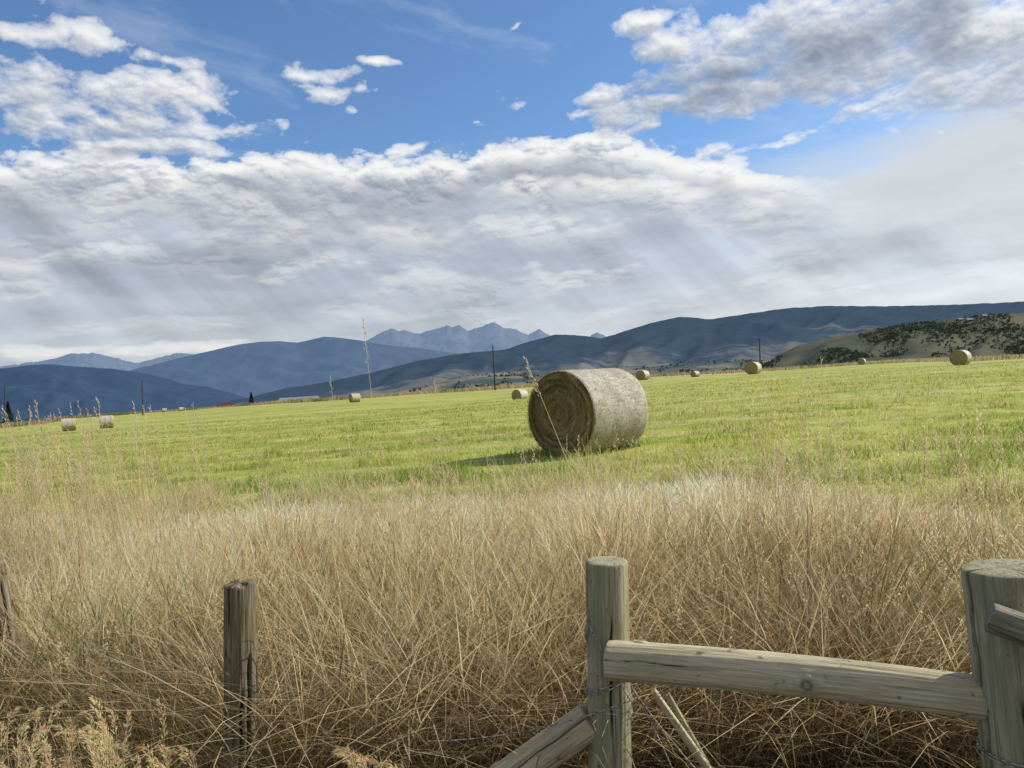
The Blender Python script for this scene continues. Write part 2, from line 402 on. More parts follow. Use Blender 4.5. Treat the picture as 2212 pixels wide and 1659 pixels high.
# ------------------------------------------------------------ detailed seed-head stems
def stem_geo(base,tip,bow,r,nsp,spl,headfrac,col,headcol,splw=.22,side=None,spread=1.0):
    base=Vector(base);tip=Vector(tip);L=16
    side=Vector(side) if side else Vector((random.uniform(-1,1),random.uniform(-1,1),0)).normalized()
    pts=[]
    for i in range(L+1):
        t=i/L
        p=base.lerp(tip,t)+side*bow*(t*(1-t)*1.2)+Vector((0,0,1))*abs(bow)*.9*(math.sin(math.pi*t)**1.0)*t
        pts.append(p)
    V=[];F=[];C=[]
    for i,p in enumerate(pts):
        rr=r*(1-.55*i/L)
        for k in range(3):
            a=k*2.094;V.append((p.x+rr*math.cos(a),p.y+rr*math.sin(a),p.z));C.append(col)
    for i in range(L):
        for k in range(3):
            a=i*3+k;b=i*3+(k+1)%3;F.append((a,b,b+3,a+3))
    for j in range(nsp):
        t=1-headfrac*(j/nsp)
        f=t*L;i=min(int(f),L-1);p=pts[i].lerp(pts[i+1],f-i)
        d=(pts[i+1]-pts[i]).normalized()
        rnd=Vector((random.gauss(0,1),random.gauss(0,1),random.gauss(0,.7)-.6)).normalized()
        off=spl*spread*(.15+1.0*min(1,(j/nsp)*2.2))*random.uniform(.3,1)
        q=p+rnd*off
        dirn=(d*1.1+rnd*.4+Vector((0,0,-.35))).normalized()
        ln=spl*random.uniform(.7,1.2);sd=dirn.cross(Vector((random.gauss(0,1),random.gauss(0,1),random.gauss(0,1)))).normalized()*ln*splw*.6
        hc=tuple(min(.95,x*random.uniform(.8,1.2)) for x in headcol)
        for sd_ in (sd,sd.cross(dirn).normalized()*ln*splw*.6):
            o=len(V)
            for vv in (q,q+dirn*ln*.4+sd_,q+dirn*ln,q+dirn*ln*.4-sd_): V.append(tuple(vv));C.append(hc)
            F.append((o,o+1,o+2,o+3))
        o=len(V);e=Vector((r*.4,0,r*.2))
        for vv in (p,p+e,q+e,q): V.append(tuple(vv));C.append(col)
        F.append((o,o+1,o+2,o+3))
    return np.array(V),np.array(F),np.array(C)
STRAW=(.82,.71,.46)
ST=[((783,690),(822,900),3.6,.14,20),((1133,772),(1262,1060),4.2,.2,24),((712,815),(742,1010),4.5,.22,14),((208,862),(250,1060),4.2,.25,22),((75,868),(110,1090),4.4,.22,18),((1655,800),(1705,1060),4.3,.3,26),((1742,795),(1760,1060),4.8,.2,14),((938,822),(958,980),5,.2,12),((1700,835),(1790,1060),4.4,.3,16),((1937,815),(1975,1000),5,.2,14),((1775,775),(1800,960),5.2,.2,10),((745,885),(770,1050),4.2,.25,14)]
for i,(a,b,d,hf,ns) in enumerate(ST):
    tip=at(*a,d);q=at(*b,d)
    y0=d+.1;g0=gz1(q.x,y0)
    k=(tip.z-g0)/(tip.z-q.z);base=Vector((tip.x+(q.x-tip.x)*min(k,2.2),y0,g0-.02))
    V,F,C=stem_geo(base,tip,.05 if i!=1 else .14,.0020 if i==0 else .0027,int(ns*1.3),.015 if i==0 else .021,hf*.8,STRAW,(.82,.69,.47),side=(-1,0,0),spread=.6)
    obj('grass_stalk',raw_mesh('grass_stalk',V,F,M_blade,col=C),'tall pale seed-headed grass stalk above dry grass','grass stalk',group='tall seed-headed grass stalks')
parts=[]
def rand_stem(h,v,d,bow=.12,ns=14,spl=.022,col=STRAW,hc=(.84,.72,.50),hf=.2,lx=.3):
    tip=at(h,v,d);b=Vector((tip.x+random.uniform(-.3*lx,lx),d+random.uniform(-.1,.2),0));b.z=gz1(b.x,b.y)-.02
    k=random.uniform(.75,1.1)
    parts.append(stem_geo(b,tip,random.uniform(-bow,bow),.0022,ns,spl,hf,tuple(x*k for x in col),tuple(x*k for x in hc),spread=.6))
for i in range(220): rand_stem(abs(random.gauss(0,200)),random.uniform(870,1070),random.uniform(4.2,6.5))
for i in range(60): rand_stem(random.gauss(1700,90),random.uniform(870,1060),random.uniform(4.0,5.2))
for i in range(60): rand_stem(random.gauss(2080,110),random.uniform(880,1080),random.uniform(4.0,5.0))
for i in range(14): rand_stem(random.uniform(1100,1350),random.uniform(900,1040),random.uniform(4.0,5.2))
for i in range(520): rand_stem(random.uniform(-150,2400),random.uniform(985,1180)-50*(random.random()<.2),random.uniform(4.0,5.6),ns=10)
V,F,C=join(parts)
obj('seeding_grass',raw_mesh('seeding_grass',V,F,M_blade,col=C),'pale seed-headed stems above the dry grass','grass',kind='stuff')
parts=[]
for i in range(3000):
    yy=random.uniform(3.0,6.4);xx=random.uniform(-.9,.9)*yy
    if yy>edge_y(xx)-.4 or (abs(xx/yy+.7)<.04 and yy<3.45): continue
    hh=(.45+.5*random.random())*np.interp(yy,[3,4,6],[1.0,.88,.66]);b=Vector((xx,yy,gz1(xx,yy)))
    tip=b+Vector((random.gauss(-.06,.17),random.gauss(0,.1),hh))
    kk=random.uniform(.75,1.05)
    parts.append(stem_geo(b,tip,random.uniform(-.22,.22),.0011,18,.014,.22,(.74*kk,.62*kk,.38*kk),(.92*kk,.80*kk,.55*kk),.28,spread=.6))
V,F,C=join(parts)
obj('feathery_grass',raw_mesh('feathery_grass',V,F,M_blade,col=C),'sunlit feathery seed heads among the dry grass','grass',kind='stuff')
M_head=blade_mat('brome_heads',.55)
parts=[]
def near_stem(h,v,d,hc=(.95,.78,.48),spl=.015,nsp=46,dx=None):
    tip=at(h,v,d);b=Vector((tip.x+(random.uniform(-.12,.25) if dx is None else dx*random.uniform(.3,1.3)),d+random.uniform(-.12,.15),0));b.z=gz1(b.x,b.y)
    s_=-1 if (dx or random.uniform(-1,1))>0 else 1
    k=random.uniform(.75,1.0)
    parts.append(stem_geo(b,tip,random.uniform(.18,.34),.0013,nsp,spl,.26,(.82*k,.68*k,.41*k),tuple(x*k for x in hc),.17,side=(s_,random.uniform(-.3,.3),0),spread=.6))
for i in range(20): near_stem(random.gauss(95,45),random.uniform(1500,1660),random.uniform(1.8,2.2),dx=.16)
for i in range(22): near_stem(random.gauss(210,55),random.uniform(1490,1660),random.uniform(1.9,2.3),dx=-.16)
for i in range(20): near_stem(random.uniform(-20,330),random.uniform(1560,1690),random.uniform(1.7,2.1),dx=-.15)
for i in range(8): near_stem(random.uniform(330,400),random.uniform(1600,1670),1.9,dx=-.15)
for i in range(12): near_stem(random.uniform(690,860),random.uniform(1610,1680),random.uniform(1.9,2.2),dx=-.12)
for i in range(44):
    h_=random.uniform(60,1250);near_stem(h_,random.uniform(1380,1600),random.uniform(2.95,3.4),(.88,.75,.50),.013,26)
for i in range(18): near_stem(random.uniform(1400,2060),random.uniform(1380,1560),random.uniform(2.9,3.4),(.88,.75,.50),.013,26)
V,F,C=join(parts)
obj('brome_grass',raw_mesh('brome_grass',V,F,M_head,col=np.minimum(C,.95)),'drooping straw-coloured brome seed heads near the fence','grass',kind='stuff')
n=4200
by=rng.uniform(1.75,2.5,n);bx=by*rng.uniform(-.78,-.50,n)
col=np.where((rng.random(n)<.75)[:,None],np.array([.66,.52,.29]),np.array([.26,.28,.11]))*rng.uniform(.5,1.1,(n,1))
V,F,C=blades(bx,by,gz(bx,by),rng.uniform(.25,.75,n),np.full(n,.0022),rng.uniform(0,6.28,n),np.abs(rng.normal(0,.15,n)),rng.uniform(0,.6,n),[1,1,.9,.7,.4,.1],col*.8,col,.2)
obj('verge_grass',raw_mesh('verge_grass',V,F,M_blade,col=C),'mixed green and straw grass on the verge','grass',kind='stuff')

# ------------------------------------------------------------ logs / posts
def log_mesh(name,L,r0,r1,mat,seed,cracks=5,bow=0.0,rough=.03,ragged=0,seg=128,rings=100,cw=.035,cd=.22,knots=3):
    rs=np.random.default_rng(seed)
    t=np.linspace(0,1,rings);th=np.linspace(0,2*math.pi,seg,endpoint=False)
    T,TH=np.meshgrid(t,th,indexing='ij')
    R=r0+(r1-r0)*T
    mod=0
    for k in range(1,6):
        mod=mod+rough/k*np.cos(k*TH+rs.uniform(0,6.28)+np.sin(T*rs.uniform(1,5)+rs.uniform(0,6))*1.2)
    mod=mod+rough*1.0*(fbm(np.cos(TH)*2+50,T*L*6+np.sin(TH)*2,seed,3)-.5)
    R=R*(1+mod)
    fib=(vn(np.cos(TH)*9+20,T*L*3+np.sin(TH)*9,seed+5)-.5);R=R+fib*.003
    crack=np.zeros_like(R)
    for c in range(cracks):
        th0=rs.uniform(0,6.28);c0=rs.uniform(-.1,.9);c1=c0+rs.uniform(.25,.9)
        cen=th0+.12*np.sin(T*L*rs.uniform(2,6)+rs.uniform(0,6))+.03*np.sin(T*L*40)
        dth=np.abs((TH-cen+math.pi)%(2*math.pi)-math.pi)
        wdt=cw*rs.uniform(.7,1.6)
        m_=np.exp(-(dth/wdt)**2)*sst(0,.08,T-c0)*(1-sst(-.08,0,T-c1))
        crack=np.maximum(crack,m_)
    R=R*(1-cd*crack)
    for c in range(knots):
        k0=rs.uniform(.08,.92)*L;kt=rs.uniform(0,6.28);rr=rs.uniform(.012,.022)
        dth=((TH-kt+math.pi)%(2*math.pi)-math.pi)*r0
        q=np.sqrt(dth**2+(T*L-k0)**2)/rr
        R=R+.006*np.exp(-(q-1)**2*3)-.003*np.exp(-q**2*4)
        crack=np.maximum(crack,.6*np.exp(-(q-.55)**2*14))
    X=R*np.cos(TH);Y=R*np.sin(TH);Zz=T*L
    if ragged: Zz=Zz-ragged*T**12*(fbm(np.cos(TH)*2+5,np.sin(TH)*2+5,seed+2,3)*1.6)
    X=X+bow*np.sin(T*math.pi*.9)
    V=[np.stack([X,Y,Zz],-1).reshape(-1,3)];cr=[crack.ravel()]
    F=[grid_faces(rings,seg,True)]
    for end,ri in ((1,rings-1),(0,0)):
        ring=np.stack([X[ri],Y[ri],Zz[ri]],-1);cen=ring.mean(0)
        prev=np.arange(ri*seg,ri*seg+seg)
        fr=[.965,.85,.65,.45,.25,.02]
        for q,f in enumerate(fr):
            nr=cen+(ring-cen)*f
            z=(.004 if q>0 else .0025)*(1 if end else -1)+.0035*(fbm(nr[:,0]*90,nr[:,1]*25,seed,3)-.5)
            nr[:,2]=ring[:,2]*f+cen[2]*(1-f)+z
            o=sum(len(a) for a in V);V.append(nr);cr.append(crack[ri]*(f**.5))
            new=np.arange(o,o+seg);nx=np.roll(prev,-1);nn=np.roll(new,-1)
            F.append(np.stack([prev,nx,nn,new],-1) if end else np.stack([prev,new,nn,nx],-1));prev=new
    return raw_mesh(name,np.concatenate(V),np.concatenate(F),mat,attrs={'crack':np.clip(np.concatenate(cr),0,1)},smooth=True)
def place_log(name,p0,p1,r0,r1,mat,seed,parent=None,spin=0,**k):
    p0=Vector(p0);p1=Vector(p1);d=p1-p0
    me=log_mesh(name,d.length,r0,r1,mat,seed,**k)
    o=obj(name,me,parent=parent)
    q=d.to_track_quat('Z','Y').to_matrix().to_4x4()
    mw=Matrix.Translation(p0)@q@Matrix.Rotation(spin,4,'Z')
    if parent is not None: o.matrix_parent_inverse=Matrix.Translation(-parent.location)
    o.matrix_basis=mw
    return o
def tube(pts,r,seg=6):
    pts=np.array(pts,float);n=len(pts)
    tg=np.gradient(pts,axis=0);tg/=np.linalg.norm(tg,axis=1,keepdims=True)+1e-9
    up=np.tile([0.13,.2,.97],(n,1));a=np.cross(tg,up);a/=np.linalg.norm(a,axis=1,keepdims=True)+1e-9;b=np.cross(tg,a)
    an=np.arange(seg)*2*math.pi/seg
    V=pts[:,None]+r*(a[:,None]*np.cos(an)[None,:,None]+b[:,None]*np.sin(an)[None,:,None])
    return V.reshape(-1,3),grid_faces(n,seg,True)
fence=link(bpy.data.objects.new('wooden_fence',None));fence.location=(.75,2.15,0)
fence['label']='weathered round-post fence with peeled log rail and brace';fence['category']='fence'
place_log('post',(.222,2.4,-.05),(.27,2.4,1.115),.071,.068,M_post,3,fence,spin=.6,cracks=8,rough=.025)
place_log('post',(1.290,1.9,-.05),(1.228,1.9,1.157),.098,.094,M_post,12,fence,spin=2,cracks=9,rough=.03)
place_log('rail',(.252,2.325,.826),(1.175,1.93,.808),.060,.055,M_rail,21,fence,spin=1.2,cracks=6,rough=.04,bow=.014,cd=.10,cw=.018,knots=3)
place_log('rail',(1.122,1.79,1.075),(1.66,1.50,.86),.036,.05,M_stub,33,fence,spin=.2,cracks=8,rough=.07,ragged=-.03,rings=60)
place_log('brace',(-.70,2.52,-.03),(.19,2.4,.60),.06,.056,M_rail,44,fence,spin=.9,cracks=8,rough=.04,bow=.01,cd=.16)
place_log('lath',at(1412,1492,2.42),at(1412,1492,2.42)+Vector((.36,.10,-.60)),.011,.014,M_rail,51,fence,cracks=2,seg=24,rings=40,rough=.08,knots=0)
place_log('lath',at(1442,1500,2.45),at(1442,1500,2.45)+Vector((.30,.12,-.62)),.010,.012,M_post,52,fence,cracks=2,seg=24,rings=40,rough=.08,knots=0)
m,g,p,tc=newmat('rusty_wire');p.inputs['Metallic'].default_value=.3;p.inputs['Roughness'].default_value=.55
g.put(p.inputs['Base Color'],g.mix(g.mr(g.noise(tc.outputs['Object'],120,3),.4,.6),(.16,.135,.12),(.50,.48,.45)));M_wire=m
def wire_part(paths,r=.0016,parent=fence,name='wire'):
    for pth in paths:
        V,F=tube(pth,r)
        ob=obj(name,raw_mesh(name,V,F,M_wire,smooth=True),parent=parent)
        ob.matrix_parent_inverse=Matrix.Translation(-parent.location)
def seg3(a,b,n=40,sag=0.0):
    a=np.array(a);b=np.array(b);t=np.linspace(0,1,n)[:,None]
    p=a+(b-a)*t;p[:,2]-=sag*4*(t*(1-t))[:,0]
    return p
A=np.array((1.17,1.80,.68));B=np.array((.31,2.30,.49))
def barbed(A,B,sag,name='barbed_wire'):
    nn=320;c=seg3(A,B,nn,sag);L=np.linalg.norm(B-A);t=np.linspace(0,L*150,nn)
    Vs=[];Fs=[];o=0
    for ph in (0,math.pi):
        q=c.copy();q[:,2]+=.0028*np.sin(t+ph);q[:,1]+=.0028*np.cos(t+ph)
        V,F=tube(q,.0024);Vs.append(V);Fs.append(F+o);o+=len(V)
    nb=max(3,int(L/.11))
    for k in range(nb):
        cc=c[int((k+.5)/nb*nn)]
        for s_ in (1,-1):
            V,F=tube(seg3(cc+np.array([.006*s_,.004,-.017]),cc+np.array([-.006*s_,-.004,.017]),8),.0018);Vs.append(V);Fs.append(F+o);o+=len(V)
    ob=obj(name,raw_mesh(name,np.concatenate(Vs),np.concatenate(Fs),M_wire,smooth=True),parent=fence);ob.matrix_parent_inverse=Matrix.Translation(-fence.location)
barbed(A,B,.03)
def wrap(cx,cy,z,r,turns,pitch,tilt=0):
    t=np.linspace(0,turns*2*math.pi,70*max(1,int(turns)))
    return np.stack([cx+r*np.cos(t),cy+r*np.sin(t),z+pitch*t/6.28+tilt*np.cos(t)],-1)
wire_part([wrap(1.257,1.9,.68,.1045,2,.009),wrap(.253,2.4,.725,.0785,2,.012,.03),
 seg3((.318,2.33,.735),(.46,2.28,.38),30,-.02),seg3((.19,2.33,.95),(.31,2.30,.70),30,.01),
 seg3((.31,2.31,.70),(-.35,2.42,.56),60,.03),seg3((.33,2.32,.71),(.56,2.30,.40),40,.01)],.002)
def lone(p0,p1,r0,r1,seed,lab,**k):
    o=place_log('fence_post',p0,p1,r0,r1,M_old,seed,**k);o['label']=lab;o['category']='fence post';return o
lone((-1.137,2.8,-.05),(-1.071,2.8,1.034),.062,.057,61,'old dark split fence post with lichen, standing alone',cracks=14,rough=.06,ragged=.02,spin=1.0,cw=.06,cd=.35)
lone((-2.46,3.6,-.02),(-2.565,3.6,1.06),.050,.036,66,'short dark rotted fence stub leaning in the grass',cracks=12,rough=.14,ragged=.12,spin=0,cw=.08,cd=.45)

# ------------------------------------------------------------ hay bales
m,g,p,tc=newmat('hay_end');o=tc.outputs['Object'];s=g.sep(o)
rad=g.m('SQRT',g.m('ADD',g.m('MULTIPLY',s[1],s[1]),g.m('MULTIPLY',g.m('SUBTRACT',s[2],.74),g.m('SUBTRACT',s[2],.74))))
ang_=g.m('ARCTAN2',g.m('SUBTRACT',s[2],.74),s[1])
pv=g.comb(g.m('MULTIPLY',rad,60),g.m('MULTIPLY',ang_,3.4),g.m('MULTIPLY',s[0],3))
nn=g.noise(pv,1,7,.8,1.8);nf=g.noise(o,60,5,.7)
c=g.mix(g.mr(nn,.34,.66),(.25,.175,.08),(.52,.39,.19));c=g.mix(g.mr(nf,.35,.6,.5,0),c,(.13,.09,.04))
g.put(p.inputs['Base Color'],c);bump(g,p,g.m('ADD',nn,nf),.6,.015);M_end=m
m,g,p,tc=newmat('net_wrap_hay');o=tc.outputs['Object'];p.inputs['Roughness'].default_value=.55;p.inputs['Specular IOR Level'].default_value=.4
a=g.noise(g.map(o,(1,4,4)),7,6,.7);b=g.noise(g.map(o,(6,1.2,1.2)),16,5,.7);d_=g.noise(o,1.8,4,.6);f=g.noise(o,90,4,.7)
s=g.sep(o)
lines=g.mr(g.m('SINE',g.m('MULTIPLY',s[0],190)),.2,1,0,.25)
c=g.mix(g.mr(f,.35,.65),(.34,.30,.22),(.66,.61,.50))
c=g.mix(g.mr(b,.48,.62,0,.85),c,(.88,.86,.80));c=g.mix(g.mr(a,.40,.52,.6,0),c,(.23,.19,.13))
c=g.mix(g.mr(d_,.50,.64,0,.45),c,(.30,.25,.17));c=g.mix(lines,c,(.22,.19,.13))
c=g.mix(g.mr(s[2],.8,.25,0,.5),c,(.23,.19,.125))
g.put(p.inputs['Base Color'],c);bump(g,p,g.m('ADD',f,g.m('MULTIPLY',b,1.2)),.8,.015);M_wrap=m
M_straw=blade_mat('loose_hay',.2)
RB=.745;LB=1.42
def bale_shape(th,xx):
    r=RB*(1+.014*np.cos(2*th+.3)+.035*(fbm(np.cos(th)*1.5+9,xx*1.6+4+np.sin(th)*1.5,8,3)-.5)+.006*np.cos(xx*14))
    yv=r*np.cos(th);zv=r*np.sin(th)
    zv=np.where(zv<-.70,-.70-(zv+.70)*-.25,zv)
    return yv*1.02,zv+.715
seg=144
th=np.linspace(0,2*math.pi,seg,endpoint=False)
V=[];F=[];o=0
for sgn in (-1,1):
    fr=np.linspace(.01,1,46)
    FR,TH=np.meshgrid(fr,th,indexing='ij')
    yv,zv=bale_shape(TH,np.full_like(TH,sgn*LB/2))
    yv=yv*FR*.97;zv=.73+(zv-.73)*FR*.97
    sp=fbm(FR*26+TH/6.283*1.0,np.cos(TH)*1.2+3,4,3)
    xx=sgn*(LB/2-.012-.05*sst(.93,1,FR)-.010*(sp-.5)+ .035*(1-FR**2)*(fbm(FR*3,np.cos(TH),6,2)-.2))
    V.append(np.stack([xx,yv,zv],-1).reshape(-1,3));f=grid_faces(46,seg,True)+o
    F.append(f if sgn<0 else f[:,::-1]);o+=46*seg
a0=45*seg;b0=46*seg+45*seg;i=np.arange(seg);F.append(np.stack([a0+i,a0+(i+1)%seg,b0+(i+1)%seg,b0+i],-1)[:,::-1])
me_body=raw_mesh('hay_bale',np.concatenate(V),np.concatenate(F),M_end,smooth=True)
xs=np.linspace(-LB/2+.012,LB/2-.012,70)
XS,TH=np.meshgrid(xs,th,indexing='ij')
yv,zv=bale_shape(TH,XS);e=np.abs(XS)/(LB/2);k=1+.012-.025*sst(.93,1.0,e)
yv=yv*k;zv=.73+(zv-.73)*k+ .006*(fbm(XS*18,np.cos(TH)*14+np.sin(TH)*9,9,3)-.5)
yv=yv+.012*(fbm(XS*9,np.sin(TH)*7+9,19,3)-.5)
me_wrap=raw_mesh('net_wrap',np.stack([XS,yv,zv],-1).reshape(-1,3),grid_faces(70,seg,True),M_wrap,smooth=True)
def bale(x,y,yaw,lab):
    b=obj('hay_bale',me_body,lab,'hay bale',group='round hay bales in the mown field')
    b.location=(x,y,gz1(x,y)-.025);b.rotation_euler=(0,0,yaw)
    obj('net_wrap',me_wrap,parent=b)
    return b
mb=bale(1.29,12.85,R3(42),'large round hay bale with frayed net wrap')
n=21000
rho=np.sqrt(rng.random(n))*.985;a=rng.uniform(0,2*math.pi,n)
ln=rng.uniform(.03,.15,n);w=rng.uniform(.002,.0045,n)
ty,tz=-np.sin(a),np.cos(a)
jit=rng.normal(0,.5,n);dy=ty*np.cos(jit)+np.cos(a)*np.sin(jit);dz=tz*np.cos(jit)+np.sin(a)*np.sin(jit)
yb,zb=bale_shape(a,a*0);yb=yb*rho;zb=.73+(zb-.73)*rho
x0=-LB/2+.002-.020*rng.random(n)+.05*sst(.93,1,rho)
out=rng.normal(0,.25,n)*ln
c0=np.stack([x0+.0,yb-dy*ln/2,zb-dz*ln/2],-1);c1=np.stack([x0-np.abs(out),yb+dy*ln/2,zb+dz*ln/2],-1)
pw=np.stack([np.zeros(n),-dz,dy],-1)*w[:,None]/2
V=np.stack([c0-pw,c0+pw,c1+pw,c1-pw],1).reshape(-1,3)
band=fbm(rho*24+a/6.283+1.5*fbm(np.cos(a)*2+9,np.sin(a)*2+rho*3,14,3),np.cos(a)*2.2+3,4,3)
cb=np.array([.80,.60,.31])*(np.clip((band-.3)*1.2+.32,.3,1.1)*rng.uniform(.35,1.2,n))[:,None]
Vs=[V];Cs=[np.repeat(cb,4,0)]
n=10000
xs_=rng.uniform(-LB/2,LB/2,n);a=rng.uniform(0,2*math.pi,n);yb,zb=bale_shape(a,xs_)
e=1.012-.025*sst(.93,1,np.abs(xs_)/(LB/2));yb=yb*e;zb=.73+(zb-.73)*e
ln=rng.uniform(.02,.07,n);w=rng.uniform(.0015,.0035,n)
ny,nz=np.cos(a),np.sin(a)
jit=rng.normal(0,.5,n);dx=np.sin(jit);tt=np.cos(jit)
d=np.stack([dx,-np.sin(a)*tt,np.cos(a)*tt],-1);nrm=np.stack([0*a,ny,nz],-1)
lift=np.abs(rng.normal(0,.10,n))[:,None]*np.where(rng.random(n)<.08,3.5,1)[:,None]
c0=np.stack([xs_,yb,zb],-1)+nrm*.004;c1=c0+(d+nrm*lift)*ln[:,None]
pw=np.cross(d,nrm)*w[:,None]/2
V=np.stack([c0-pw,c0+pw,c1+pw,c1-pw],1).reshape(-1,3)
cb=np.where((rng.random(n)<.55)[:,None],np.array([.90,.88,.80]),np.array([.58,.50,.35]))*rng.uniform(.5,1.05,(n,1))
Vs.append(V);Cs.append(np.repeat(cb,4,0))
V=np.concatenate(Vs);V[:,2]=np.maximum(V[:,2],.02)
obj('straw',raw_mesh('straw',V,np.arange(len(V)).reshape(-1,4),M_straw,col=np.concatenate(Cs)),parent=mb)['kind']='stuff'
parts=[]
for i in range(110):
    xs_=random.uniform(-.05,LB/2-.03);a_=-math.pi/2-random.uniform(.15,.95)
    if random.random()<.3: a_=-random.uniform(.25,1.1)
    yb,zb=bale_shape(np.array([a_]),np.array([xs_]));L_=random.uniform(.03,.14)
    nv=np.array([0,math.cos(a_),math.sin(a_)]);p_=np.array([xs_,yb[0],zb[0]])+nv*.018
    dd=np.array([random.gauss(0,.6),random.gauss(0,.3),random.gauss(0,1)]);dd/=np.linalg.norm(dd)
    sd=np.cross(dd,nv);sd/=np.linalg.norm(sd)+1e-6
    wv=random.uniform(.004,.014)
    pts=[p_-sd*wv,p_+sd*wv,p_+dd*L_*.5+sd*wv*1.4+nv*random.uniform(0,.03),p_+dd*L_*.5-sd*wv*.6+nv*random.uniform(0,.03)]
    pts2=[pts[3],pts[2],p_+dd*L_+sd*wv*.5,p_+dd*L_-sd*wv*.3]
    parts.append((np.array(pts+pts2),np.array([[0,1,2,3],[4,5,6,7]]),np.tile([.85,.86,.86],(8,1))))
V,F,C=join(parts);V[:,2]=np.maximum(V[:,2],.03)
obj('torn_netting',raw_mesh('torn_netting',V,F,M_straw,col=C),parent=mb)['kind']='stuff'
lab='weathered round hay bale standing on the mown field'
for (h_,d,yaw) in [(143,85,30),(225,85,28),(765,120,35),(1123,92,48),(1632,86,50),(2082,70,40),(1392,109,50),(1505,171,40),(1868,171,50),(352,255,20),(388,262,30)]:
    u,_=bearing(h_,860)
    bale(u*d,d,R3(yaw+random.uniform(-4,4)),lab)
n=2600
a=rng.uniform(0,6.28,n);rr=rng.uniform(.0,.16,n)
lx=np.clip(np.cos(a)*1.3,-1,1)*(LB/2+.02)+np.cos(a)*rr;ly=np.clip(np.sin(a)*1.5,-1,1)*.34+np.sin(a)*rr
cy,sy=math.cos(R3(42)),math.sin(R3(42));bx=1.29+lx*cy-ly*sy;by=12.85+lx*sy+ly*cy
col=np.array([.26,.40,.055])*rng.uniform(.6,1.3,(n,1));dm=rng.random(n)<.3;col[dm]=np.array([.6,.5,.27])
V,F,C=blades(bx,by,gz(bx,by)-.01,rng.uniform(.05,.16,n),np.full(n,.008),rng.uniform(0,6.28,n),np.abs(rng.normal(0,.4,n)),rng.uniform(0,.4,n),[1,.8,.1],col*.8,col)
obj('grass_tufts',raw_mesh('grass_tufts',V,F,M_green,col=C),'green grass tufts around the hay bale base','grass',kind='stuff')

# ------------------------------------------------------------ utility poles
m,g,p,tc=newmat('pole_wood');g.put(p.inputs['Base Color'],g.mix(g.noise(g.map(tc.outputs['Object'],(1,1,.1)),8,4),(.04,.04,.045),(.10,.095,.09)));M_pole=m
for (a,b,d) in [((8,833),(9,920),185),((305,822),(307,905),190),((1064,746),(1069,840),170),((1641,730),(1643,792),200)]:
    top=at(*a,d);base=at(*b,d);gx=base.x;zg=gz1(gx,d)
    o=link(bpy.data.objects.new('utility_pole',None));o.location=(gx,d,zg)
    o['label']='dark wooden utility pole beyond the field';o['category']='utility pole';o['group']='utility poles along the field'
    H_=top.z-zg+.3
    t_=np.linspace(0,1,9);pts=np.stack([(top.x-gx)*t_,0*t_,-.3+t_*H_],-1)
    V,F=tube(pts,.17,10);V=V.reshape(9,10,3);V[:,:,:2]=pts[:,None,:2]+(V[:,:,:2]-pts[:,None,:2])*(1.15-.4*t_)[:,None,None];V=V.reshape(-1,3)
    obj('shaft',raw_mesh('shaft',V,F,M_pole,smooth=True),parent=o)
    bpy.ops.mesh.primitive_cube_add(size=1);c=bpy.context.object;c.name='crossarm';c.scale=(.12,1.5,.14);c.rotation_euler=(0,0,.1);c.parent=o;c.location=(top.x-gx,-.0,H_-.9);c.data.materials.append(M_pole)
    for s_ in (-.6,.0,.6):
        v,f=tube([( -s_*.1+top.x-gx,s_,H_-.84),( -s_*.1+top.x-gx,s_,H_-.6)],.06,8)
        obj('insulator',raw_mesh('insulator',v,f,M_pole),parent=o)

# ------------------------------------------------------------ conifers
m,g,p,tc=newmat('bark');g.put(p.inputs['Base Color'],(.06,.045,.035));M_bark=m
def conifer(x,y,H,lab):
    z=gz1(x,y);o=link(bpy.data.objects.new('conifer_tree',None));o.location=(x,y,z);o['label']=lab;o['category']='tree'
    t_=np.linspace(0,1,8);V,F=tube(np.stack([0*t_,0*t_,t_*H*.95-.3],-1),.2,8);V=V.reshape(8,8,3);V[:,:,:2]*=(1.1-t_)[:,None,None]
    obj('trunk',raw_mesh('trunk',V.reshape(-1,3),F,M_bark),parent=o)
    n=2600;t=rng.random(n)**.8;rad=(1-t)*.27*H*(.55+.45*np.abs(np.sin(t*38)))*rng.uniform(.3,1,n)**.5+.05;a=rng.uniform(0,6.28,n)
    c=np.stack([rad*np.cos(a),rad*np.sin(a),H*(.08+.92*t)-rad*.25],-1);s_=rng.uniform(.1,.28,n)*H/9
    d1=rng.normal(size=(n,3));d1[:,0]+=np.cos(a)*1.5;d1[:,1]+=np.sin(a)*1.5;d1/=np.linalg.norm(d1,axis=1,keepdims=True);d2=np.cross(d1,rng.normal(size=(n,3)));d2/=np.linalg.norm(d2,axis=1,keepdims=True)
    d1*=s_[:,None]*1.5;d2*=s_[:,None]*.6
    V=np.stack([c-d1,c+d2,c+d1,c-d2],1).reshape(-1,3)
    obj('crown',raw_mesh('crown',V,np.arange(4*n).reshape(-1,4),M_leaf,col=np.repeat(np.array([.035,.055,.04])*rng.uniform(.5,1.5,(n,1)),4,0)),parent=o)
for (h_,d,H_) in [(542,380,8.0),(14,300,9)]:
    u,_=bearing(h_,870);conifer(u*d,d,H_,'dark conifer standing beyond the field edge')

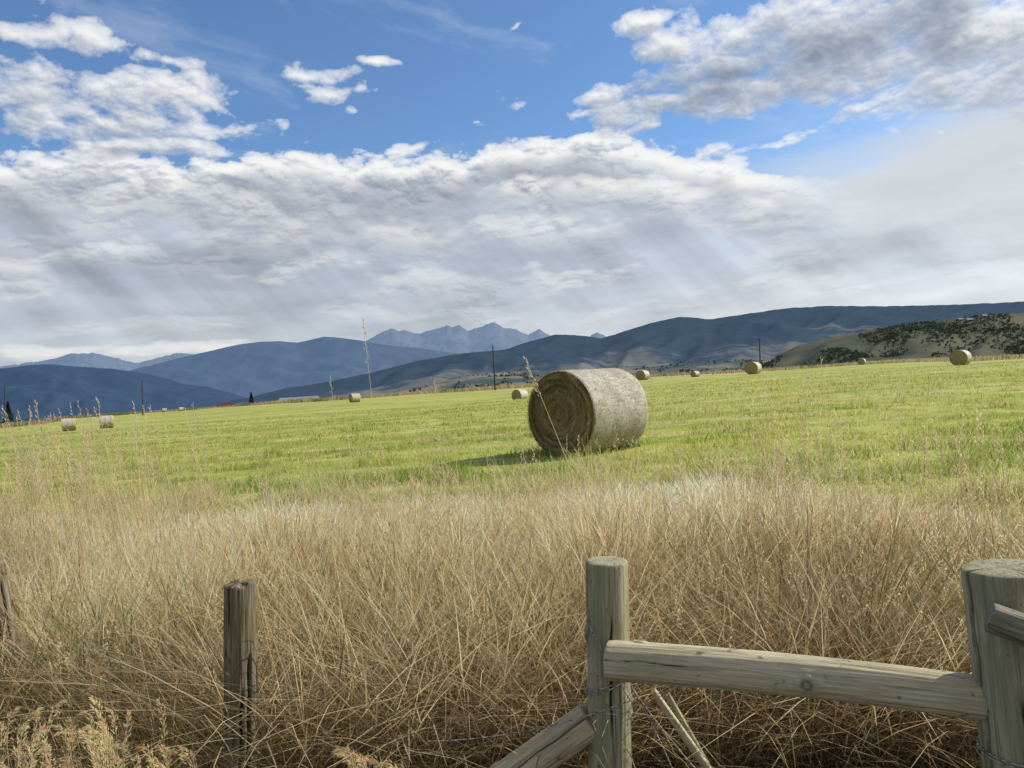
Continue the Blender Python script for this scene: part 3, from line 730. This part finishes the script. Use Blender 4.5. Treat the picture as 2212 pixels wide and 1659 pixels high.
# ------------------------------------------------------------ buildings
def plain(name,c,r=.8):
    m,g,p,tc=newmat(name);n=g.noise(tc.outputs['Object'],3,5,.6);g.put(p.inputs['Base Color'],g.mix(n,tuple(x*.8 for x in c),tuple(x*1.15 for x in c)));p.inputs['Roughness'].default_value=r;return m
M_white=plain('white_siding',(.38,.39,.40));M_red=plain('barn_red_boards',(.13,.055,.05));M_roof=plain('metal_roof',(.28,.30,.33),.5);M_dark=plain('window_dark',(.03,.035,.04),.3);M_tan=plain('tan_siding',(.22,.20,.17))
def box(name,c,s,mat,parent):
    x,y,z=c;a,b,d=[q/2 for q in s]
    V=[(x+i*a,y+j*b,z+k*d) for k in(-1,1) for j in(-1,1) for i in(-1,1)]
    F=[(0,2,3,1),(4,5,7,6),(0,1,5,4),(2,6,7,3),(0,4,6,2),(1,3,7,5)]
    return obj(name,raw_mesh(name,V,F,mat),parent=parent)
def building(name,x,y,z,L,W,Hw,Hr,wall,roof,lab,cat,yaw=0,nwin=3):
    o=link(bpy.data.objects.new(name,None));o.location=(x,y,z-.3);o.rotation_euler=(0,0,yaw);o['label']=lab;o['category']=cat
    a,b=L/2,W/2
    V=[(-a,-b,0),(a,-b,0),(a,b,0),(-a,b,0),(-a,-b,Hw),(a,-b,Hw),(a,b,Hw),(-a,b,Hw),(-a,0,Hw+Hr-.06),(a,0,Hw+Hr-.06)]
    me=bpy.data.meshes.new('wall');me.from_pydata(V,[],[(0,1,5,4),(2,3,7,6),(1,2,6,9,5),(3,0,4,8,7)]);me.materials.append(wall);obj('wall',me,parent=o)
    e=.4;k=Hr/b;V=[(-a-e,-b-e,Hw-e*k),(a+e,-b-e,Hw-e*k),(a+e,0,Hw+Hr),(-a-e,0,Hw+Hr),(-a-e,b+e,Hw-e*k),(a+e,b+e,Hw-e*k)]
    V+=[(p[0],p[1],p[2]+.15) for p in V]
    F=[(0,1,2,3),(3,2,5,4),(6,9,8,7),(9,10,11,8),(0,6,7,1),(4,5,11,10),(0,3,9,6),(3,4,10,9),(1,7,8,2),(2,8,11,5)]
    me=bpy.data.meshes.new('roof');me.from_pydata(V,[],F);me.materials.append(roof);obj('roof',me,parent=o)
    for i in range(nwin):
        xx=-a+L*(i+1)/(nwin+1)
        if i==nwin//2: box('door',(xx,-b-.03,1.1),(1.3 if cat!='barn' else 3,.08,2.2),M_dark,o)
        else: box('window',(xx,-b-.03,Hw*.6),(1.1,.08,.9),M_dark,o)
u,_=bearing(487,877);building('barn',u*430,430,gz1(u*430,430)-.7,8,7,2.8,2.2,M_red,M_red,'small red barn beyond the field','barn',.1)
u,_=bearing(645,862);building('farm_shed',u*340,340,gz1(u*340,340)-.1,17,8,2.4,1.4,M_white,M_roof,'long low white farm shed with metal roof','shed',-.05,5)
for (h_,s_,L_) in [(2095,.93,14),(2128,.96,11),(2075,.95,9)]:
    u,_=bearing(h_,690);xx,yy,zz=ff(np.array([u]),np.array([s_]))
    building('house',float(xx[0]),float(yy[0]),float(zz[0]),L_,8,3,2,M_tan,M_roof,'small house on the brown hillside','house',.2)

# ------------------------------------------------------------ sky: clouds on a distant dome, blue from the Nishita world behind
D2=180/math.pi
def ang(h,v):
    u,w_=bearing(h,v);a=math.atan(u);return a*D2,math.atan(w_*math.cos(a))*D2
W_=1900;H_=660
az=np.linspace(-56,56,W_).astype(np.float32);el=np.linspace(-1,38,H_).astype(np.float32)
E,A=np.meshgrid(el,az,indexing='ij')
step=112/W_
yq=52*np.log(E+9)
F1=pf(A*.13,yq*.12,9,.56,off=3)
BI=pf(A*.30,yq*.30,6,.56,True,off=40)
F2=pf(A*.13,yq*.13,8,.56,off=71)
B2=pf(A*.36,yq*.38,6,.57,True,off=110)
WX=pf(A*.09,yq*.09,5,.5,off=20);WY=pf(A*.09,yq*.09,5,.5,off=33)
SO=pf(A*.05,yq*.09,5,.5,off=55);PA=pf(A*.10,yq*.10,4,.5,off=90)
def shift(a,dx,dy):
    return np.roll(a,(-int(round(dy/step)),-int(round(dx/step))),(0,1))
def light(d,k=1.0,dirx=.55,diry=.83):
    acc=0
    dp=np.clip(d,0,1.2)
    for r,wt in ((.25,.25),(.55,.35),(1.0,.5),(1.7,.7),(2.7,1.0),(4.0,1.2)):
        acc=acc+shift(dp,dirx*r,diry*r)*wt
    L=np.exp(-acc*k)
    grad=np.clip((d-shift(d,.22*dirx,.22*diry))*1.0+(d-shift(d,.6*dirx,.6*diry))*.5,-.5,.6)
    return L,grad
RP=[0,.25,.5,.75,1.0]
RC=np.array([(.24,.275,.34),(.355,.395,.465),(.51,.545,.595),(.76,.765,.77),(.99,.975,.94)])
def ramp(b):
    b=np.clip(b,0,1);return np.stack([np.interp(b,RP,RC[:,k]) for k in range(3)],-1).astype(np.float32)
COL=np.zeros((H_,W_,3),np.float32);AL=np.zeros((H_,W_),np.float32)
def over(c,a):
    global COL,AL
    a=np.clip(a,0,1)
    na=a+AL*(1-a)
    COL=(c*a[...,None]+COL*(AL*(1-a))[...,None])/np.maximum(na,1e-4)[...,None];AL=na
def topcurve(pts,amp):
    q=[ang(*p) for p in pts];qx=[p[0] for p in q];qy=[p[1] for p in q]
    return np.interp(A+WX*3.0,qx,qy).astype(np.float32)+WY*amp
LT=[(-700,335),(0,335),(250,350),(600,354),(850,348),(980,328),(1060,292),(1180,282),(1300,290),(1420,312),(1560,345),(1700,372),(1800,405),(1950,440),(2212,470),(2700,480)]
cz=pf(A*.07+WX*.5,yq*.16+A*.04,7,.6,off=130)
over(np.full((H_,W_,3),(.74,.79,.86),np.float32),sst(.05,.6,cz)*.22)
va,ve=ang(2170,430);vl=np.sqrt(((A-va)/21)**2+((E-ve)/8.0)**2)+SO*.6+F1*.15
vcol=np.stack([.68+.10*SO+.08*F1,.705+.10*SO+.08*F1,.725+.09*SO+.07*F1],-1)
over(vcol,(1-sst(.35,1.35,vl))*.94)
T0=topcurve(LT,1.5)
be=T0-E+F2*2.5
hx=[0,2,6,10,15,22]
cb=np.stack([np.interp(E,hx,v) for v in ([.72,.63,.47,.41,.44,.49],[.745,.665,.52,.46,.49,.535],[.765,.71,.585,.54,.57,.60])],-1)
lr=sst(-12,26,A)
sh_=pf((A+E*.9)*.22,E*.02,4,.5,off=150)
warm=np.stack([1+.10*lr*(1-sst(0,9,E)),1+.05*lr*(1-sst(0,9,E)),1-.03*lr*(1-sst(0,9,E))],-1)
mod=1+.26*lr+.34*SO+.24*F1+.42*sh_*sst(2,8,E)*(1-sst(15,21,E))
over((cb*mod[...,None]*warm).astype(np.float32),sst(-.3,2.6,be)*.98)
RF=1-.92*sst(13,29,A+6*WX+3*F1)      # the decks dissolve into the veil toward the sun
def deck(pts,Fn,Bn,soft,thick,amax,amp,bright,patch=0.0,k=1.1,fs=1.6,bs=1.1,b0=.34,rf=1.0,ak=2.4):
    T=topcurve(pts,amp);d=(T-E)/soft+Fn*fs+Bn*bs
    L,gd=light(d,k)
    a=(1-np.exp(-ak*np.clip(d,0,9)))*(1-sst(thick*.2,thick,T-E+Fn*2.5))*amax*(RF*rf+1-rf)
    if patch: a=a*sst(-patch,patch*.6+.05,PA+.25*Fn)
    b=b0+bright*L+.40*gd+.24*SO+.08*lr
    over(ramp(b),a)
deck([(-700,745),(0,742),(120,752),(300,748),(430,735),(560,725),(700,760),(2700,800)],F1,BI,.40,1.6,.6,.5,.60,.14,fs=.9,bs=.7,b0=.40,k=.7,rf=0)
deck([(-700,690),(0,690),(400,680),(640,655),(900,672),(1200,650),(1500,620),(1800,600),(2000,580),(2212,545),(2700,540)],F2,B2,.7,2.4,.32,.8,.50,.20,fs=1.3,bs=1.1,b0=.44,k=.8,rf=0,ak=1.4)
deck([(-700,640),(0,640),(400,600),(600,560),(660,548),(800,575),(950,590),(1100,575),(1250,585),(1500,575),(1800,560),(2050,520),(2700,500)],F1,B2,.9,3.6,.48,1.6,.60,.16,fs=2.0,ak=1.6)
deck([(-700,560),(0,560),(300,515),(500,470),(700,450),(850,478),(1000,470),(1200,445),(1400,470),(1600,490),(1760,505),(2212,520),(2700,560)],F2,BI,.9,4.4,.58,1.8,.62,.16,fs=1.9,ak=1.8)
deck([(-700,430),(0,430),(200,402),(400,388),(600,402),(760,418),(900,412),(1100,385),(1300,370),(1500,395),(1700,415),(1850,440),(2700,500)],F1,B2,.85,5.0,.80,1.5,.70,.25,ak=2.2)
deck(LT,F2,BI,.95,4.4,.95,1.6,.80,0,k=.95,b0=.30,ak=2.9)
# broken cumulus above the bank
BL=[(50,90,140,24),(-90,120,140,60),(200,120,80,13),(40,200,110,20),(120,255,150,32),(400,215,104,40),(330,300,220,20),(250,250,150,24),(470,272,130,22),(390,152,56,11),(640,178,84,14),(700,205,76,16),(740,240,28,8),(800,140,42,8),
 (1300,205,130,24),(1480,225,200,32),(1450,190,110,24),(1600,150,130,38),(1700,190,150,36),(1640,60,170,54),(1850,50,280,92),(2100,100,240,92),(1900,225,90,26),(2050,180,150,34),(1450,112,44,20),(1390,62,46,16),(1250,245,60,12),(2330,60,160,130),(1400,272,56,12),(1640,310,120,16),(590,322,40,7),(1085,75,26,6),(920,312,40,8),(2212,330,26,14)]
AW=A+WX*3.2;EW=E+WY*1.8
cov=np.full_like(A,-3.)
for (h_,v_,rx,ry) in BL:
    a,e=ang(h_,v_);rx*=.0359*1.1;ry*=.0359*1.1
    l=np.sqrt(((AW-a)/rx)**2+((EW-e)/ry)**2)
    kk=min(1.,.45+rx/14)
    cov=np.maximum(cov,(1-l)*kk)
ra,re=ang(1880,90);cov=cov+.34*np.exp(-(((A-ra)/13)**2+((E-re)/5)**2)*1.0)*(cov>-.6)
cov=np.maximum(cov,-1.6)
dB=cov*1.0+F1*1.45+BI*.50-.06
L,gd=light(dB,.6)
aB=1-np.exp(-2.7*np.clip(dB,0,9))
b=.52+.50*L+.55*gd-.24*sst(.45,1.4,dB)+.16*SO
ua,ue=ang(1480,185);b=b-.30*np.exp(-(((A-ua)/9)**2+((E-ue)/1.6)**2))
ua,ue=ang(1950,20);b=b-.20*np.exp(-(((A-ua)/10)**2+((E-ue)/2.2)**2))
over(ramp(b),aB*.98)
fade=sst(0,7,56-np.abs(A))*sst(0,6,38-E)
AL=AL*fade
RD=300000.
ar=np.radians(A);er=np.radians(E)
V=np.stack([np.sin(ar)*np.cos(er),np.cos(ar)*np.cos(er),np.sin(er)],-1).reshape(-1,3)*RD
mt=bpy.data.materials.new('cloud_layer');mt.use_nodes=True;g=G(mt.node_tree)
for n_ in list(g.n): g.n.remove(n_)
em=g.node('ShaderNodeEmission');tr=g.node('ShaderNodeBsdfTransparent');mx=g.node('ShaderNodeMixShader');ou=g.node('ShaderNodeOutputMaterial')
g.put(em.inputs[0],g.attr('col','Color'));g.put(mx.inputs[0],g.attr('cloud'))
g.l.new(tr.outputs[0],mx.inputs[1]);g.l.new(em.outputs[0],mx.inputs[2]);g.l.new(mx.outputs[0],ou.inputs[0])
try: mt.cycles.emission_sampling='NONE'
except Exception: pass
me=raw_mesh('sky',V,grid_faces(H_,W_),mt,col=COL.reshape(-1,3),attrs={'cloud':AL.ravel()},smooth=True)
obj('sky',me,'broken white cumulus over a layered grey cloud bank','sky',kind='structure')

w=bpy.data.worlds.new('World');sc.world=w;w.use_nodes=True;g=G(w.node_tree)
for n_ in list(g.n): g.n.remove(n_)
SUN_AZ=R3(74);SUN_EL=R3(35)
sky=g.node('ShaderNodeTexSky',sky_type='NISHITA');sky.sun_disc=False;sky.sun_elevation=SUN_EL;sky.sun_rotation=SUN_AZ
sky.air_density=1.0;sky.dust_density=.4;sky.ozone_density=2.5
tc=g.node('ShaderNodeTexCoord');D0=tc.outputs['Generated'];s=g.sep(D0)
skyc=g.mix(1.0,sky.outputs[0],(1.04,1.28,1.50),'MULTIPLY')
nz=g.noise(D0,3,3,.5)
fc=g.m('MULTIPLY',g.mr(g.m('ADD',s[1],g.m('MULTIPLY',s[2],-.6)),.1,-.5),g.mr(nz,.35,.6,.3,.9))
c=g.mix(fc,skyc,(4.3,4.15,3.9))
bg=g.node('ShaderNodeBackground');g.put(bg.inputs[0],c);bg.inputs[1].default_value=.1
ow=g.node('ShaderNodeOutputWorld');g.l.new(bg.outputs[0],ow.inputs[0])

sd=bpy.data.lights.new('sun','SUN');sd.energy=5.0;sd.angle=R3(.5);sd.color=(1,.93,.78)
so=link(bpy.data.objects.new('sun',sd))
dv=Vector((math.sin(SUN_AZ)*math.cos(SUN_EL),math.cos(SUN_AZ)*math.cos(SUN_EL),math.sin(SUN_EL)))
so.rotation_euler=dv.to_track_quat('Z','Y').to_euler()

cam=bpy.data.cameras.new('camera');cam.lens=26;cam.sensor_width=36;cam.clip_end=400000;cam.clip_start=.05
co=link(bpy.data.objects.new('camera',cam))
pitch=math.atan(5.5/1598)
co.matrix_world=Matrix.Translation((0,0,EYE))@Matrix.Rotation(R3(90)+pitch,4,'X')@Matrix.Rotation(R3(-3.5),4,'Z')
sc.camera=co
sc.view_settings.view_transform='Standard';sc.view_settings.look='None';sc.view_settings.exposure=0
